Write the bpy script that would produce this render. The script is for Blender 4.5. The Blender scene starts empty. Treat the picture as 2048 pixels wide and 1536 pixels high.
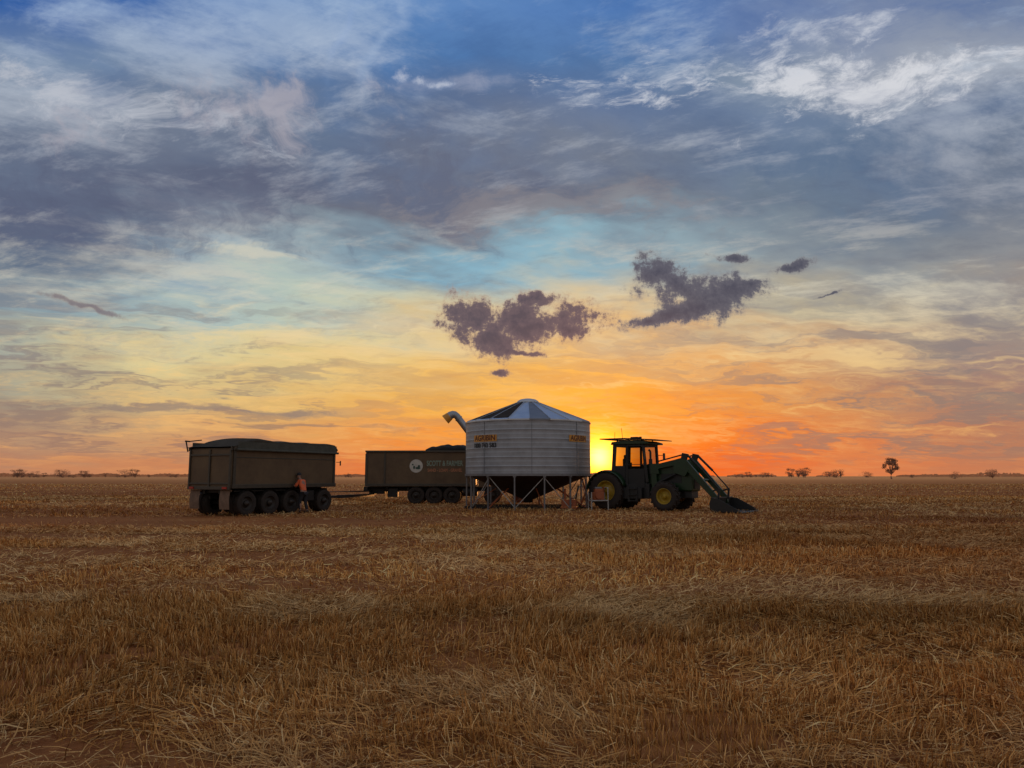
import bpy, math, random
import numpy as np
from mathutils import Vector, Matrix

random.seed(7)
rng = np.random.default_rng(11)
scene = bpy.context.scene
COL = scene.collection
scene.view_settings.view_transform = 'Standard'
scene.view_settings.look = 'None'
scene.view_settings.exposure = 0

# ------------------------------------------------------------------ helpers
def lin(c):
    out = []
    for v in c[:3]:
        v = v / 255.0
        out.append(v / 12.92 if v <= 0.04045 else ((v + 0.055) / 1.055) ** 2.4)
    return (out[0], out[1], out[2], 1.0)

def make_mat(name, color, rough=0.6, metal=0.0, var=0.25, scale=3.0, bump=0.0, dirt=None, spec=0.5):
    m = bpy.data.materials.new(name)
    m.use_nodes = True
    nt = m.node_tree
    b = nt.nodes['Principled BSDF']
    b.inputs['Metallic'].default_value = metal
    b.inputs['Specular IOR Level'].default_value = spec
    tc = nt.nodes.new('ShaderNodeTexCoord')
    n = nt.nodes.new('ShaderNodeTexNoise')
    n.inputs['Scale'].default_value = scale
    n.inputs['Detail'].default_value = 6
    n.inputs['Roughness'].default_value = 0.65
    nt.links.new(tc.outputs['Object'], n.inputs['Vector'])
    r = nt.nodes.new('ShaderNodeValToRGB')
    r.color_ramp.elements[0].position = 0.3
    r.color_ramp.elements[1].position = 0.7
    c0 = dirt if dirt else tuple(max(0, v * (1 - var)) for v in color[:3])
    c1 = tuple(min(1, v * (1 + var)) for v in color[:3])
    r.color_ramp.elements[0].color = (*c0[:3], 1)
    r.color_ramp.elements[1].color = (*c1[:3], 1)
    nt.links.new(n.outputs['Fac'], r.inputs['Fac'])
    nt.links.new(r.outputs['Color'], b.inputs['Base Color'])
    mr = nt.nodes.new('ShaderNodeMapRange')
    mr.inputs['To Min'].default_value = max(0.05, rough - 0.12)
    mr.inputs['To Max'].default_value = min(1.0, rough + 0.15)
    nt.links.new(n.outputs['Fac'], mr.inputs['Value'])
    nt.links.new(mr.outputs['Result'], b.inputs['Roughness'])
    if bump > 0:
        bp = nt.nodes.new('ShaderNodeBump')
        bp.inputs['Strength'].default_value = bump
        bp.inputs['Distance'].default_value = 0.02
        nt.links.new(n.outputs['Fac'], bp.inputs['Height'])
        nt.links.new(bp.outputs['Normal'], b.inputs['Normal'])
    return m

class MB:
    def __init__(self):
        self.v = []; self.f = []; self.m = []; self.s = []
    def add(self, verts, faces, mat=0, smooth=False):
        o = len(self.v)
        self.v += [tuple(p) for p in verts]
        for f in faces:
            self.f.append([i + o for i in f]); self.m.append(mat); self.s.append(smooth)
        return self
    def box(self, c, s, mat=0, rot=None):
        hx, hy, hz = s[0] / 2, s[1] / 2, s[2] / 2
        vs = [Vector((x, y, z)) for x in (-hx, hx) for y in (-hy, hy) for z in (-hz, hz)]
        if rot is not None:
            vs = [rot @ p for p in vs]
        vs = [p + Vector(c) for p in vs]
        return self.add(vs, [(0, 1, 3, 2), (4, 6, 7, 5), (0, 4, 5, 1), (2, 3, 7, 6), (0, 2, 6, 4), (1, 5, 7, 3)], mat)
    def beam(self, p0, p1, w, h=None, mat=0):
        h = h or w
        p0, p1 = Vector(p0), Vector(p1)
        d = p1 - p0
        q = d.to_track_quat('X', 'Z').to_matrix()
        return self.box((p0 + p1) / 2, (d.length, w, h), mat, q)
    def cyl(self, p0, p1, r0, r1=None, n=16, mat=0, caps=True):
        r1 = r0 if r1 is None else r1
        p0, p1 = Vector(p0), Vector(p1)
        q = (p1 - p0).to_track_quat('Z', 'Y').to_matrix()
        vs = []
        for p, r in ((p0, r0), (p1, r1)):
            for i in range(n):
                a = 2 * math.pi * i / n
                vs.append(p + q @ Vector((r * math.cos(a), r * math.sin(a), 0)))
        fs = [(i, (i + 1) % n, n + (i + 1) % n, n + i) for i in range(n)]
        self.add(vs, fs, mat, True)
        if caps:
            self.add(vs[:n], [tuple(reversed(range(n)))], mat)
            self.add(vs[n:], [tuple(range(n))], mat)
        return self
    def path(self, pts, radii, n=12, mat=0):
        pts = [Vector(p) for p in pts]
        vs = []
        for k, p in enumerate(pts):
            d = (pts[min(k + 1, len(pts) - 1)] - pts[max(k - 1, 0)]).normalized()
            q = d.to_track_quat('Z', 'Y').to_matrix()
            for i in range(n):
                a = 2 * math.pi * i / n
                vs.append(p + q @ Vector((radii[k] * math.cos(a), radii[k] * math.sin(a), 0)))
        fs = []
        for k in range(len(pts) - 1):
            for i in range(n):
                fs.append((k * n + i, k * n + (i + 1) % n, (k + 1) * n + (i + 1) % n, (k + 1) * n + i))
        self.add(vs, fs, mat, True)
        self.add(vs[:n], [tuple(reversed(range(n)))], mat)
        self.add(vs[-n:], [tuple(range(n))], mat)
        return self
    def lathe(self, prof, n=48, axis='Z', c=(0, 0, 0), mat=0, smooth=True):
        vs = []
        for r, h in prof:
            for i in range(n):
                a = 2 * math.pi * i / n
                if axis == 'Z':
                    vs.append((c[0] + r * math.cos(a), c[1] + r * math.sin(a), c[2] + h))
                else:
                    vs.append((c[0] + r * math.cos(a), c[1] + h, c[2] + r * math.sin(a)))
        fs = []
        for k in range(len(prof) - 1):
            for i in range(n):
                q = (k * n + i, k * n + (i + 1) % n, (k + 1) * n + (i + 1) % n, (k + 1) * n + i)
                fs.append(q if axis == 'Z' else tuple(reversed(q)))
        return self.add(vs, fs, mat, smooth)
    def prism(self, poly, y0, y1, mat=0):
        n = len(poly)
        vs = [(x, y0, z) for x, z in poly] + [(x, y1, z) for x, z in poly]
        fs = [tuple(range(n)), tuple(reversed(range(n, 2 * n)))]
        fs += [(i, n + i, n + (i + 1) % n, (i + 1) % n) for i in range(n)]
        return self.add(vs, fs, mat)
    def grid(self, us, vs_, fn, mat=0, smooth=True):
        pts = [fn(u, w) for u in us for w in vs_]
        m = len(vs_)
        fs = [(i * m + j, (i + 1) * m + j, (i + 1) * m + j + 1, i * m + j + 1)
              for i in range(len(us) - 1) for j in range(m - 1)]
        return self.add(pts, fs, mat, smooth)
    def obj(self, name, mats, parent=None, loc=(0, 0, 0), bevel=0.0, rot=(0, 0, 0)):
        me = bpy.data.meshes.new(name)
        me.from_pydata(self.v, [], self.f)
        me.polygons.foreach_set('material_index', self.m)
        me.polygons.foreach_set('use_smooth', self.s)
        for mm in (mats if isinstance(mats, (list, tuple)) else [mats]):
            me.materials.append(mm)
        me.update()
        o = bpy.data.objects.new(name, me)
        COL.objects.link(o)
        if parent: o.parent = parent
        o.location = loc
        o.rotation_euler = rot
        if bevel > 0:
            b = o.modifiers.new('Bevel', 'BEVEL')
            b.width = bevel; b.segments = 2; b.limit_method = 'ANGLE'; b.angle_limit = math.radians(40)
        return o

def root(name, loc, yaw, label, category, group=None):
    e = bpy.data.objects.new(name, None)
    e.empty_display_size = 0.3
    COL.objects.link(e)
    e.location = loc
    e.rotation_euler = (0, 0, yaw)
    e['label'] = label
    e['category'] = category
    if group: e['group'] = group
    return e

def dup(o, parent, loc, rotz=0.0):
    n = o.copy(); COL.objects.link(n)
    n.parent = parent; n.location = loc; n.rotation_euler = (0, 0, rotz)
    for c in o.children:
        k = c.copy(); COL.objects.link(k); k.parent = n
    return n

def text_geo(s, size, width=None):
    cu = bpy.data.curves.new('t', 'FONT')
    cu.body = s; cu.size = size; cu.align_x = 'CENTER'; cu.align_y = 'CENTER'
    cu.offset = size * 0.03
    o = bpy.data.objects.new('t', cu); COL.objects.link(o)
    dg = bpy.context.evaluated_depsgraph_get()
    me = bpy.data.meshes.new_from_object(o.evaluated_get(dg))
    vs = [v.co.copy() for v in me.vertices]
    fs = [tuple(p.vertices) for p in me.polygons]
    bpy.data.objects.remove(o); bpy.data.curves.remove(cu); bpy.data.meshes.remove(me)
    w = max(v.x for v in vs) - min(v.x for v in vs)
    cx = (max(v.x for v in vs) + min(v.x for v in vs)) / 2
    k = (width / w) if width else 1
    return [((v.x - cx) * k, v.y) for v in vs], fs

# ------------------------------------------------------------------ camera
cam = bpy.data.cameras.new('camera')
cam.lens = 26; cam.sensor_width = 36; cam.clip_end = 20000; cam.clip_start = 0.05
co = bpy.data.objects.new('camera', cam); COL.objects.link(co)
co.location = (0, 0, 1.6)
co.rotation_euler = (math.radians(97.1), 0, 0)
scene.camera = co

# ------------------------------------------------------------------ sun
SUN = Vector((0.118, 1.0, 0.025)).normalized()
sd = bpy.data.lights.new('sun', 'SUN')
sd.energy = 2.0; sd.angle = math.radians(2.0); sd.color = (1.0, 0.42, 0.13)
so = bpy.data.objects.new('sun', sd); COL.objects.link(so)
so.rotation_euler = SUN.to_track_quat('Z', 'Y').to_euler()
so.location = (20, 100, 30)

# ------------------------------------------------------------------ world sky
W = bpy.data.worlds.new('World'); scene.world = W; W.use_nodes = True
nt = W.node_tree
for n in list(nt.nodes): nt.nodes.remove(n)
L = nt.links
def setin(sock, v):
    if isinstance(v, bpy.types.NodeSocket): L.new(v, sock)
    else: sock.default_value = v
def M(op, a, b=0.0, c=None, clamp=False):
    n = nt.nodes.new('ShaderNodeMath'); n.operation = op; n.use_clamp = clamp
    setin(n.inputs[0], a); setin(n.inputs[1], b)
    if c is not None: setin(n.inputs[2], c)
    return n.outputs[0]
def MR(v, a, b, c=0.0, d=1.0, smooth=True):
    n = nt.nodes.new('ShaderNodeMapRange')
    n.interpolation_type = 'SMOOTHSTEP' if smooth else 'LINEAR'
    n.clamp = True
    setin(n.inputs['Value'], v)
    n.inputs['From Min'].default_value = a; n.inputs['From Max'].default_value = b
    n.inputs['To Min'].default_value = c; n.inputs['To Max'].default_value = d
    return n.outputs['Result']
def MIX(f, a, b, mode='MIX'):
    n = nt.nodes.new('ShaderNodeMix'); n.data_type = 'RGBA'; n.blend_type = mode
    setin(n.inputs[0], f); setin(n.inputs[6], a); setin(n.inputs[7], b)
    return n.outputs[2]
def COMB(x, y, z=0.0):
    n = nt.nodes.new('ShaderNodeCombineXYZ')
    setin(n.inputs[0], x); setin(n.inputs[1], y); setin(n.inputs[2], z)
    return n.outputs[0]
def NOISE(vec, scale, detail=6, rough=0.58, dist=0.0):
    n = nt.nodes.new('ShaderNodeTexNoise'); n.noise_dimensions = '2D'
    L.new(vec, n.inputs['Vector'])
    n.inputs['Scale'].default_value = scale; n.inputs['Detail'].default_value = detail
    n.inputs['Roughness'].default_value = rough; n.inputs['Distortion'].default_value = dist
    return n.outputs['Fac']
def MAP(vec, loc, rot, sc):
    n = nt.nodes.new('ShaderNodeMapping'); n.vector_type = 'TEXTURE'
    L.new(vec, n.inputs['Vector'])
    n.inputs['Location'].default_value = (*loc, 0); n.inputs['Rotation'].default_value = (0, 0, rot)
    n.inputs['Scale'].default_value = (*sc, 1)
    return n.outputs[0]
def LEN(vec):
    n = nt.nodes.new('ShaderNodeVectorMath'); n.operation = 'LENGTH'; L.new(vec, n.inputs[0])
    return n.outputs['Value']
def RAMP(f, stops):
    n = nt.nodes.new('ShaderNodeValToRGB')
    setin(n.inputs[0], f)
    cr = n.color_ramp
    cr.elements.remove(cr.elements[1])
    cr.elements[0].position = stops[0][0]; cr.elements[0].color = lin(stops[0][1])
    for p, c in stops[1:]:
        e = cr.elements.new(p); e.color = lin(c)
    return n.outputs[0]

tc = nt.nodes.new('ShaderNodeTexCoord')
sp = nt.nodes.new('ShaderNodeSeparateXYZ'); L.new(tc.outputs['Generated'], sp.inputs[0])
X, Y, Z = sp.outputs
yc = M('MAXIMUM', Y, 0.15)
S = M('DIVIDE', X, yc); T = M('DIVIDE', Z, yc)
zc = M('ADD', M('MAXIMUM', Z, 0.0), 0.14)
CP = COMB(M('DIVIDE', X, zc), M('DIVIDE', Y, zc), 0.0)      # cloud deck coordinates
ST = COMB(S, T, 0.0)

wx = NOISE(CP, 1.3, 4, 0.6); wy = NOISE(MAP(CP, (7, 3), .6, (1.2, .8)), 1.6, 4, 0.6)
wx = M('SUBTRACT', wx, .5); wy = M('SUBTRACT', wy, .5)
wamt = MR(T, 0.0, 0.4, 0.22, 1.0)
dx = M('MULTIPLY', wx, M('MULTIPLY', wamt, 0.45)); dy = M('MULTIPLY', wy, M('MULTIPLY', wamt, 0.26))
S2 = M('ADD', S, dx); T2 = M('ADD', T, dy)
STw = COMB(M('ADD', S, M('MULTIPLY', dx, .6)), M('ADD', T, M('MULTIPLY', dy, .5)))

cols = [-.68, -.48, -.30, -.10, .08, .25, .45, .65]
rows = [
 (.0148, [(190,130,96),(204,134,90),(218,128,74),(238,118,50),(250,120,22),(242,100,30),(226,126,72),(198,124,86)]),
 (.0484, [(174,136,110),(204,154,108),(224,154,90),(246,152,62),(253,158,34),(250,124,34),(222,130,74),(184,124,94)]),
 (.1026, [(158,144,126),(202,178,130),(224,182,112),(244,180,84),(250,176,58),(244,156,66),(210,144,92),(166,124,108)]),
 (.1576, [(176,174,152),(218,202,150),(222,200,142),(236,194,120),(243,188,104),(232,174,108),(202,160,120),(162,136,124)]),
 (.2275, [(132,152,162),(168,186,184),(182,196,184),(204,202,174),(212,194,158),(196,182,150),(174,164,144),(154,142,134)]),
 (.2985, [(104,120,140),(146,166,180),(160,178,184),(134,178,198),(142,178,192),(142,158,166),(150,154,154),(140,142,146)]),
 (.385,  [(94,103,126),(94,102,124),(102,108,126),(114,118,130),(118,125,139),(110,124,141),(104,120,140),(110,120,137)]),
 (.496,  [(108,123,146),(118,130,150),(100,117,144),(96,113,144),(104,122,154),(110,128,156),(104,123,150),(98,116,144)]),
 (.588,  [(118,138,164),(106,130,166),(84,120,168),(80,120,172),(92,126,170),(130,146,166),(154,162,176),(156,162,174)]),
 (.688,  [(52,94,160),(62,106,172),(74,118,178),(96,135,188),(84,124,182),(106,130,174),(122,137,168),(128,141,166)]),
 (.85,   [(44,84,150),(54,96,158),(62,104,164),(72,114,172),(68,108,166),(86,114,162),(100,120,158),(104,124,156)]),
]
SF = MR(S2, -.78, .78, smooth=False)
cur = None; prev = None
for t, cs in rows:
    r = RAMP(SF, [((c + .78) / 1.56, k) for c, k in zip(cols, cs)])
    if cur is None: cur = r
    else: cur = MIX(MR(T2, prev, t, smooth=False), cur, r)
    prev = t

# layered cloud modulation
n1 = NOISE(MAP(CP, (0.3, 0.2), 0.45, (1.5, 0.8)), 1.7, 8, 0.66)
n2 = NOISE(MAP(CP, (3, 1), -0.4, (1.6, 0.7)), 3.4, 7, 0.68)
TR7 = MR(T, 0, .7, smooth=False)
lightc = RAMP(TR7, [(0, (234,158,98)), (.2, (248,206,134)), (.36, (222,214,190)), (.55, (168,170,178)), (.8, (194,202,214)), (1, (168,190,216))])
darkc = RAMP(TR7, [(0, (174,114,90)), (.2, (172,132,110)), (.36, (124,128,136)), (.55, (84,92,114)), (.8, (72,98,140)), (1, (48,90,156))])
hm = MR(T, 0.03, 0.25, 0.35, 1.0)
cur = MIX(M('MULTIPLY', MR(n1, .49, .70, 0, .55), hm), cur, lightc)
cur = MIX(M('MULTIPLY', MR(n1, .48, .28, 0, .42), hm), cur, darkc)
hm2 = MR(T, .05, .3, .4, 1.0)

# low horizontal stratus streaks
n3 = NOISE(COMB(M('ADD', M('MULTIPLY', S, 2.4), M('MULTIPLY', wx, .5)), M('ADD', M('MULTIPLY', T, 27.0), M('MULTIPLY', wy, 2.2))), 1.5, 6, 0.62)
side = MR(M('ABSOLUTE', S), .10, .5, 0.3, 1.0)
band = M('MULTIPLY', MR(T, .008, .04, 0.2, 1), MR(T, .34, .14, 0, 1))
cur = MIX(M('MULTIPLY', M('MULTIPLY', MR(n3, .48, .62, 0, .74), side), band), cur, RAMP(MR(T, 0, .25, smooth=False), [(0, (166,120,96)), (.45, (140,124,116)), (1, (132,128,134))]))
cur = MIX(M('MULTIPLY', MR(n3, .47, .28, 0, .50), band), cur, RAMP(MR(T, 0, .25, smooth=False), [(0, (240,160,92)), (.45, (250,202,122)), (1, (236,222,180))]))

# soft large masses: (s, t, rs, rt, rot, colour, strength)
fn = NOISE(STw, 7.0, 7, 0.68)
fn2 = NOISE(MAP(STw, (0, 0), 0.22, (1.0, 0.42)), 9.0, 8, 0.72)
def mass(s, t, rs, rt, rot, col, k, noise=None, na=2.4, soft=1.1):
    global cur
    d = LEN(MAP(STw, (s, t), rot, (rs, rt)))
    v = M('ADD', M('SUBTRACT', 1.0, d), M('MULTIPLY', M('SUBTRACT', noise or fn, 0.5), na))
    cur = MIX(MR(v, 0.0, soft, 0, k), cur, lin(col))
mass(-.50, .37, .36, .065, -.10, (88,94,118), .68, fn, 3.4)
mass(-.14, .405, .38, .075, -.05, (96,101,122), .64, fn, 3.4)
mass(.06, .375, .24, .045, -.05, (138,132,136), .62, fn2, 3.6)
mass(-.68, .29, .12, .055, -.2, (92,104,126), .65)
mass(.52, .45, .32, .05, .05, (86,108,138), .6)
mass(-.40, .300, .15, .016, -.1, (208,204,186), .7, fn2, 3.4)
mass(.50, .56, .36, .06, .05, (220,221,226), .84, fn2, 4.4, 1.25)
mass(.28, .60, .28, .04, .3, (198,203,214), .66, fn2, 4.4, 1.3)
mass(-.60, .53, .22, .05, -.3, (192,195,204), .68, fn2, 4.4, 1.2)
mass(-.40, .51, .22, .05, .15, (172,168,178), .72, fn, 4.4, 1.1)
mass(-.165, .63, .022, .14, -.30, (166,186,214), .5, fn, 1.8, 1.2)
mass(-.235, .62, .014, .13, -.22, (140,165,206), .45, fn, 1.8, 1.2)
mass(-.07, .545, .08, .020, -.1, (170,174,192), .55, fn, 3.4, 1.2)
mass(-.38, .185, .30, .028, .03, (234,210,150), .58, fn2, 3.4)
mass(.55, .12, .22, .018, 0, (166,122,106), .5, fn2, 3.0)
mass(-.42, .092, .30, .008, -.03, (142,124,116), .75, fn2, 2.8, .8)
mass(-.30, .066, .20, .004, -.04, (150,120,104), .7, fn2, 2.0, .8)
# gentle mottling over the whole deck
cur = MIX(M('MULTIPLY', MR(n2, .50, .74, 0, .50), hm2), cur, lightc)
cur = MIX(M('MULTIPLY', MR(n2, .47, .27, 0, .32), hm2), cur, darkc)
# ragged cumulus fragments
f1 = M('SUBTRACT', NOISE(ST, 15.0, 3, .6), .5); f2 = M('SUBTRACT', NOISE(MAP(ST, (5, 2), .7, (1, 1)), 15.0, 3, .6), .5)
STf = COMB(M('ADD', S, M('MULTIPLY', f1, .035)), M('ADD', T, M('MULTIPLY', f2, .025)))
cn = NOISE(ST, 30.0, 8, 0.76)
def frag(lst, col, col2, edge, amp, sharp, kmax=.93, base=1.10):
    global cur
    mn = None
    for s, t, rs, rt, rot in lst:
        d = LEN(MAP(STf, (s, t), rot, (rs, rt)))
        mn = d if mn is None else M('MINIMUM', mn, d)
    v = M('ADD', M('MULTIPLY_ADD', mn, -1.0, base), M('MULTIPLY', M('SUBTRACT', cn, 0.5), amp))
    cur = MIX(MR(v, -.45, .30, 0, kmax * .6), cur, lin(edge))
    cc = MIX(MR(v, .3, 1.3), lin(col2), lin(col))
    cur = MIX(MR(v, -.05, -.05 + sharp, 0, kmax), cur, cc)
frag([(-.046,.213,.046,.030,0),(-.025,.186,.042,.022,-.2),(.006,.220,.040,.024,0),(.059,.215,.060,.020,.05),(.030,.243,.028,.009,0),(.080,.200,.026,.014,0),(.022,.202,.080,.018,.02),
      (-.017,.139,.013,.004,0),(.014,.166,.026,.004,-.2)], (70,68,84), (98,86,96), (176,142,120), 3.4, .50)
frag([(.208,.278,.032,.022,-.3),(.239,.255,.050,.026,-.2),(.294,.254,.052,.021,.15),(.262,.234,.052,.018,.1),(.222,.222,.034,.010,.3),(.194,.212,.030,.008,.2),(.33,.265,.022,.010,.2),
      (.308,.302,.022,.006,0),(.395,.290,.026,.008,.25),(.435,.25,.018,.002,.4)], (68,70,86), (90,90,102), (132,128,130), 3.4, .50)
frag([(-.585,.232,.050,.004,-.3)], (112,104,114), (124,114,120), (150,134,126), 2.4, .6, .7)
frag([(-.160,.566,.014,.008,.6),(-.136,.566,.011,.007,0),(-.10,.560,.025,.005,-.1)], (200,204,216), (180,188,206), (158,170,196), 3.4, .9, .55, .9)

# glow round the setting sun
dp = nt.nodes.new('ShaderNodeVectorMath'); dp.operation = 'DOT_PRODUCT'
L.new(tc.outputs['Generated'], dp.inputs[0]); dp.inputs[1].default_value = SUN
ang = M('ARCCOSINE', M('MINIMUM', dp.outputs['Value'], 1.0))
g0 = M('EXPONENT', M('MULTIPLY', M('POWER', M('DIVIDE', ang, 0.013), 2.0), -1.0))
g1 = M('EXPONENT', M('MULTIPLY', M('POWER', M('DIVIDE', ang, 0.034), 2.0), -1.0))
g2 = M('EXPONENT', M('DIVIDE', ang, -0.066))
def scaled(col, f):
    n = nt.nodes.new('ShaderNodeVectorMath'); n.operation = 'SCALE'
    n.inputs[0].default_value = col; L.new(f, n.inputs['Scale']); return n.outputs[0]
cur = MIX(1.0, cur, scaled((5.0, 3.6, 0.5), g0), 'ADD')
cur = MIX(1.0, cur, scaled((2.4, 0.85, 0.02), g1), 'ADD')
cur = MIX(1.0, cur, scaled((0.60, 0.13, 0.0), g2), 'ADD')

# sky behind and overhead (out of the glow)
sky = nt.nodes.new('ShaderNodeTexSky'); sky.sky_type = 'NISHITA'; sky.sun_disc = False
sky.sun_elevation = math.radians(1.4); sky.sun_rotation = math.atan2(SUN.x, SUN.y)
sk = nt.nodes.new('ShaderNodeVectorMath'); sk.operation = 'SCALE'
L.new(sky.outputs[0], sk.inputs[0]); sk.inputs['Scale'].default_value = 0.07
back = RAMP(MR(Z, -0.1, 1.0, smooth=False), [(0, (130,106,92)), (.12, (156,141,133)), (.35, (148,145,150)), (1, (128,133,150))])
nb_ = NOISE(MAP(CP, (1, 4), 0.3, (1.6, 0.9)), 1.2, 4, 0.6)
back = MIX(MR(nb_, .35, .65, 0, .35), back, (0.36, 0.35, 0.36, 1))
back = MIX(1.0, back, sk.outputs[0], 'ADD')
bg1 = nt.nodes.new('ShaderNodeBackground'); L.new(cur, bg1.inputs['Color']); bg1.inputs['Strength'].default_value = 1.0
bg2 = nt.nodes.new('ShaderNodeBackground'); L.new(back, bg2.inputs['Color']); bg2.inputs['Strength'].default_value = 1.0
ms = nt.nodes.new('ShaderNodeMixShader'); L.new(MR(Y, 0.64, 0.52), ms.inputs[0])
L.new(bg1.outputs[0], ms.inputs[1]); L.new(bg2.outputs[0], ms.inputs[2])
wo = nt.nodes.new('ShaderNodeOutputWorld'); L.new(ms.outputs[0], wo.inputs['Surface'])

# ------------------------------------------------------------------ ground
gm = bpy.data.materials.new('field_soil'); gm.use_nodes = True
g = gm.node_tree; gb = g.nodes['Principled BSDF']
gb.inputs['Roughness'].default_value = 0.95; gb.inputs['Specular IOR Level'].default_value = 0.04
geo = g.nodes.new('ShaderNodeNewGeometry')
def gnoise(sc, stretch, detail=6):
    mp = g.nodes.new('ShaderNodeMapping'); mp.inputs['Scale'].default_value = stretch
    mp.inputs['Rotation'].default_value = (0, 0, 0.1)
    g.links.new(geo.outputs['Position'], mp.inputs['Vector'])
    n = g.nodes.new('ShaderNodeTexNoise'); n.noise_dimensions = '2D'
    n.inputs['Scale'].default_value = sc; n.inputs['Detail'].default_value = detail
    n.inputs['Roughness'].default_value = 0.65
    g.links.new(mp.outputs[0], n.inputs['Vector']); return n.outputs['Fac']
def gmr(v, a, b, c=0, d=1):
    n = g.nodes.new('ShaderNodeMapRange'); n.inputs[1].default_value = a; n.inputs[2].default_value = b
    n.inputs[3].default_value = c; n.inputs[4].default_value = d; g.links.new(v, n.inputs[0]); return n.outputs[0]
def gmix(f, a, b):
    n = g.nodes.new('ShaderNodeMix'); n.data_type = 'RGBA'
    for s, v in ((n.inputs[0], f), (n.inputs[6], a), (n.inputs[7], b)):
        if isinstance(v, bpy.types.NodeSocket): g.links.new(v, s)
        else: s.default_value = v
    return n.outputs[2]
fine = gnoise(9.0, (1, 1, 1), 8)
mid = gnoise(0.35, (0.4, 1.3, 1), 8)
big = gnoise(0.02, (0.3, 1.6, 1), 8)
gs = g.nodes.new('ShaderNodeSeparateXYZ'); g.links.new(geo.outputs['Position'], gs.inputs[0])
c = gmix(gmr(fine, .35, .65), (.15, .046, .018, 1), (.31, .115, .038, 1))
c = gmix(gmr(mid, .45, .65, 0, .5), c, (.38, .17, .055, 1))
c = gmix(gmr(gs.outputs[1], 60, 450, 0, .9), c, (.80, .38, .15, 1))  # dust haze painted in: ground brighter and more orange with distance
c = gmix(gmr(big, .45, .62, 0, .35), c, (.48, .20, .075, 1))
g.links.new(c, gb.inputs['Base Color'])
bp = g.nodes.new('ShaderNodeBump'); bp.inputs['Strength'].default_value = 0.8; bp.inputs['Distance'].default_value = 0.05
g.links.new(fine, bp.inputs['Height']); g.links.new(bp.outputs[0], gb.inputs['Normal'])
b = MB()
b.add([(-7000, -400, 0), (7000, -400, 0), (7000, 9000, 0), (-7000, 9000, 0)], [(0, 1, 2, 3)])
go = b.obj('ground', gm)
go['kind'] = 'structure'; go['label'] = 'flat harvested red-brown paddock reaching the horizon'; go['category'] = 'ground'

# ------------------------------------------------------------------ stubble
GR = rng.random((16, 256, 256))
def vn(x, y, scale, seed=0, octs=3):
    out = np.zeros_like(x); amp = 1; tot = 0
    for o in range(octs):
        gx = x / scale + 37.3 * seed; gy = y / scale + 11.7 * seed
        ix = np.floor(gx).astype(int); iy = np.floor(gy).astype(int)
        fx = gx - ix; fy = gy - iy
        fx = fx * fx * (3 - 2 * fx); fy = fy * fy * (3 - 2 * fy)
        G = GR[(seed + o) % 16]
        a = G[ix % 256, iy % 256]; b_ = G[(ix + 1) % 256, iy % 256]
        c_ = G[ix % 256, (iy + 1) % 256]; d_ = G[(ix + 1) % 256, (iy + 1) % 256]
        out += amp * ((a * (1 - fx) + b_ * fx) * (1 - fy) + (c_ * (1 - fx) + d_ * fx) * fy)
        tot += amp; amp *= .5; scale *= .5
    return out / tot

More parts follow.
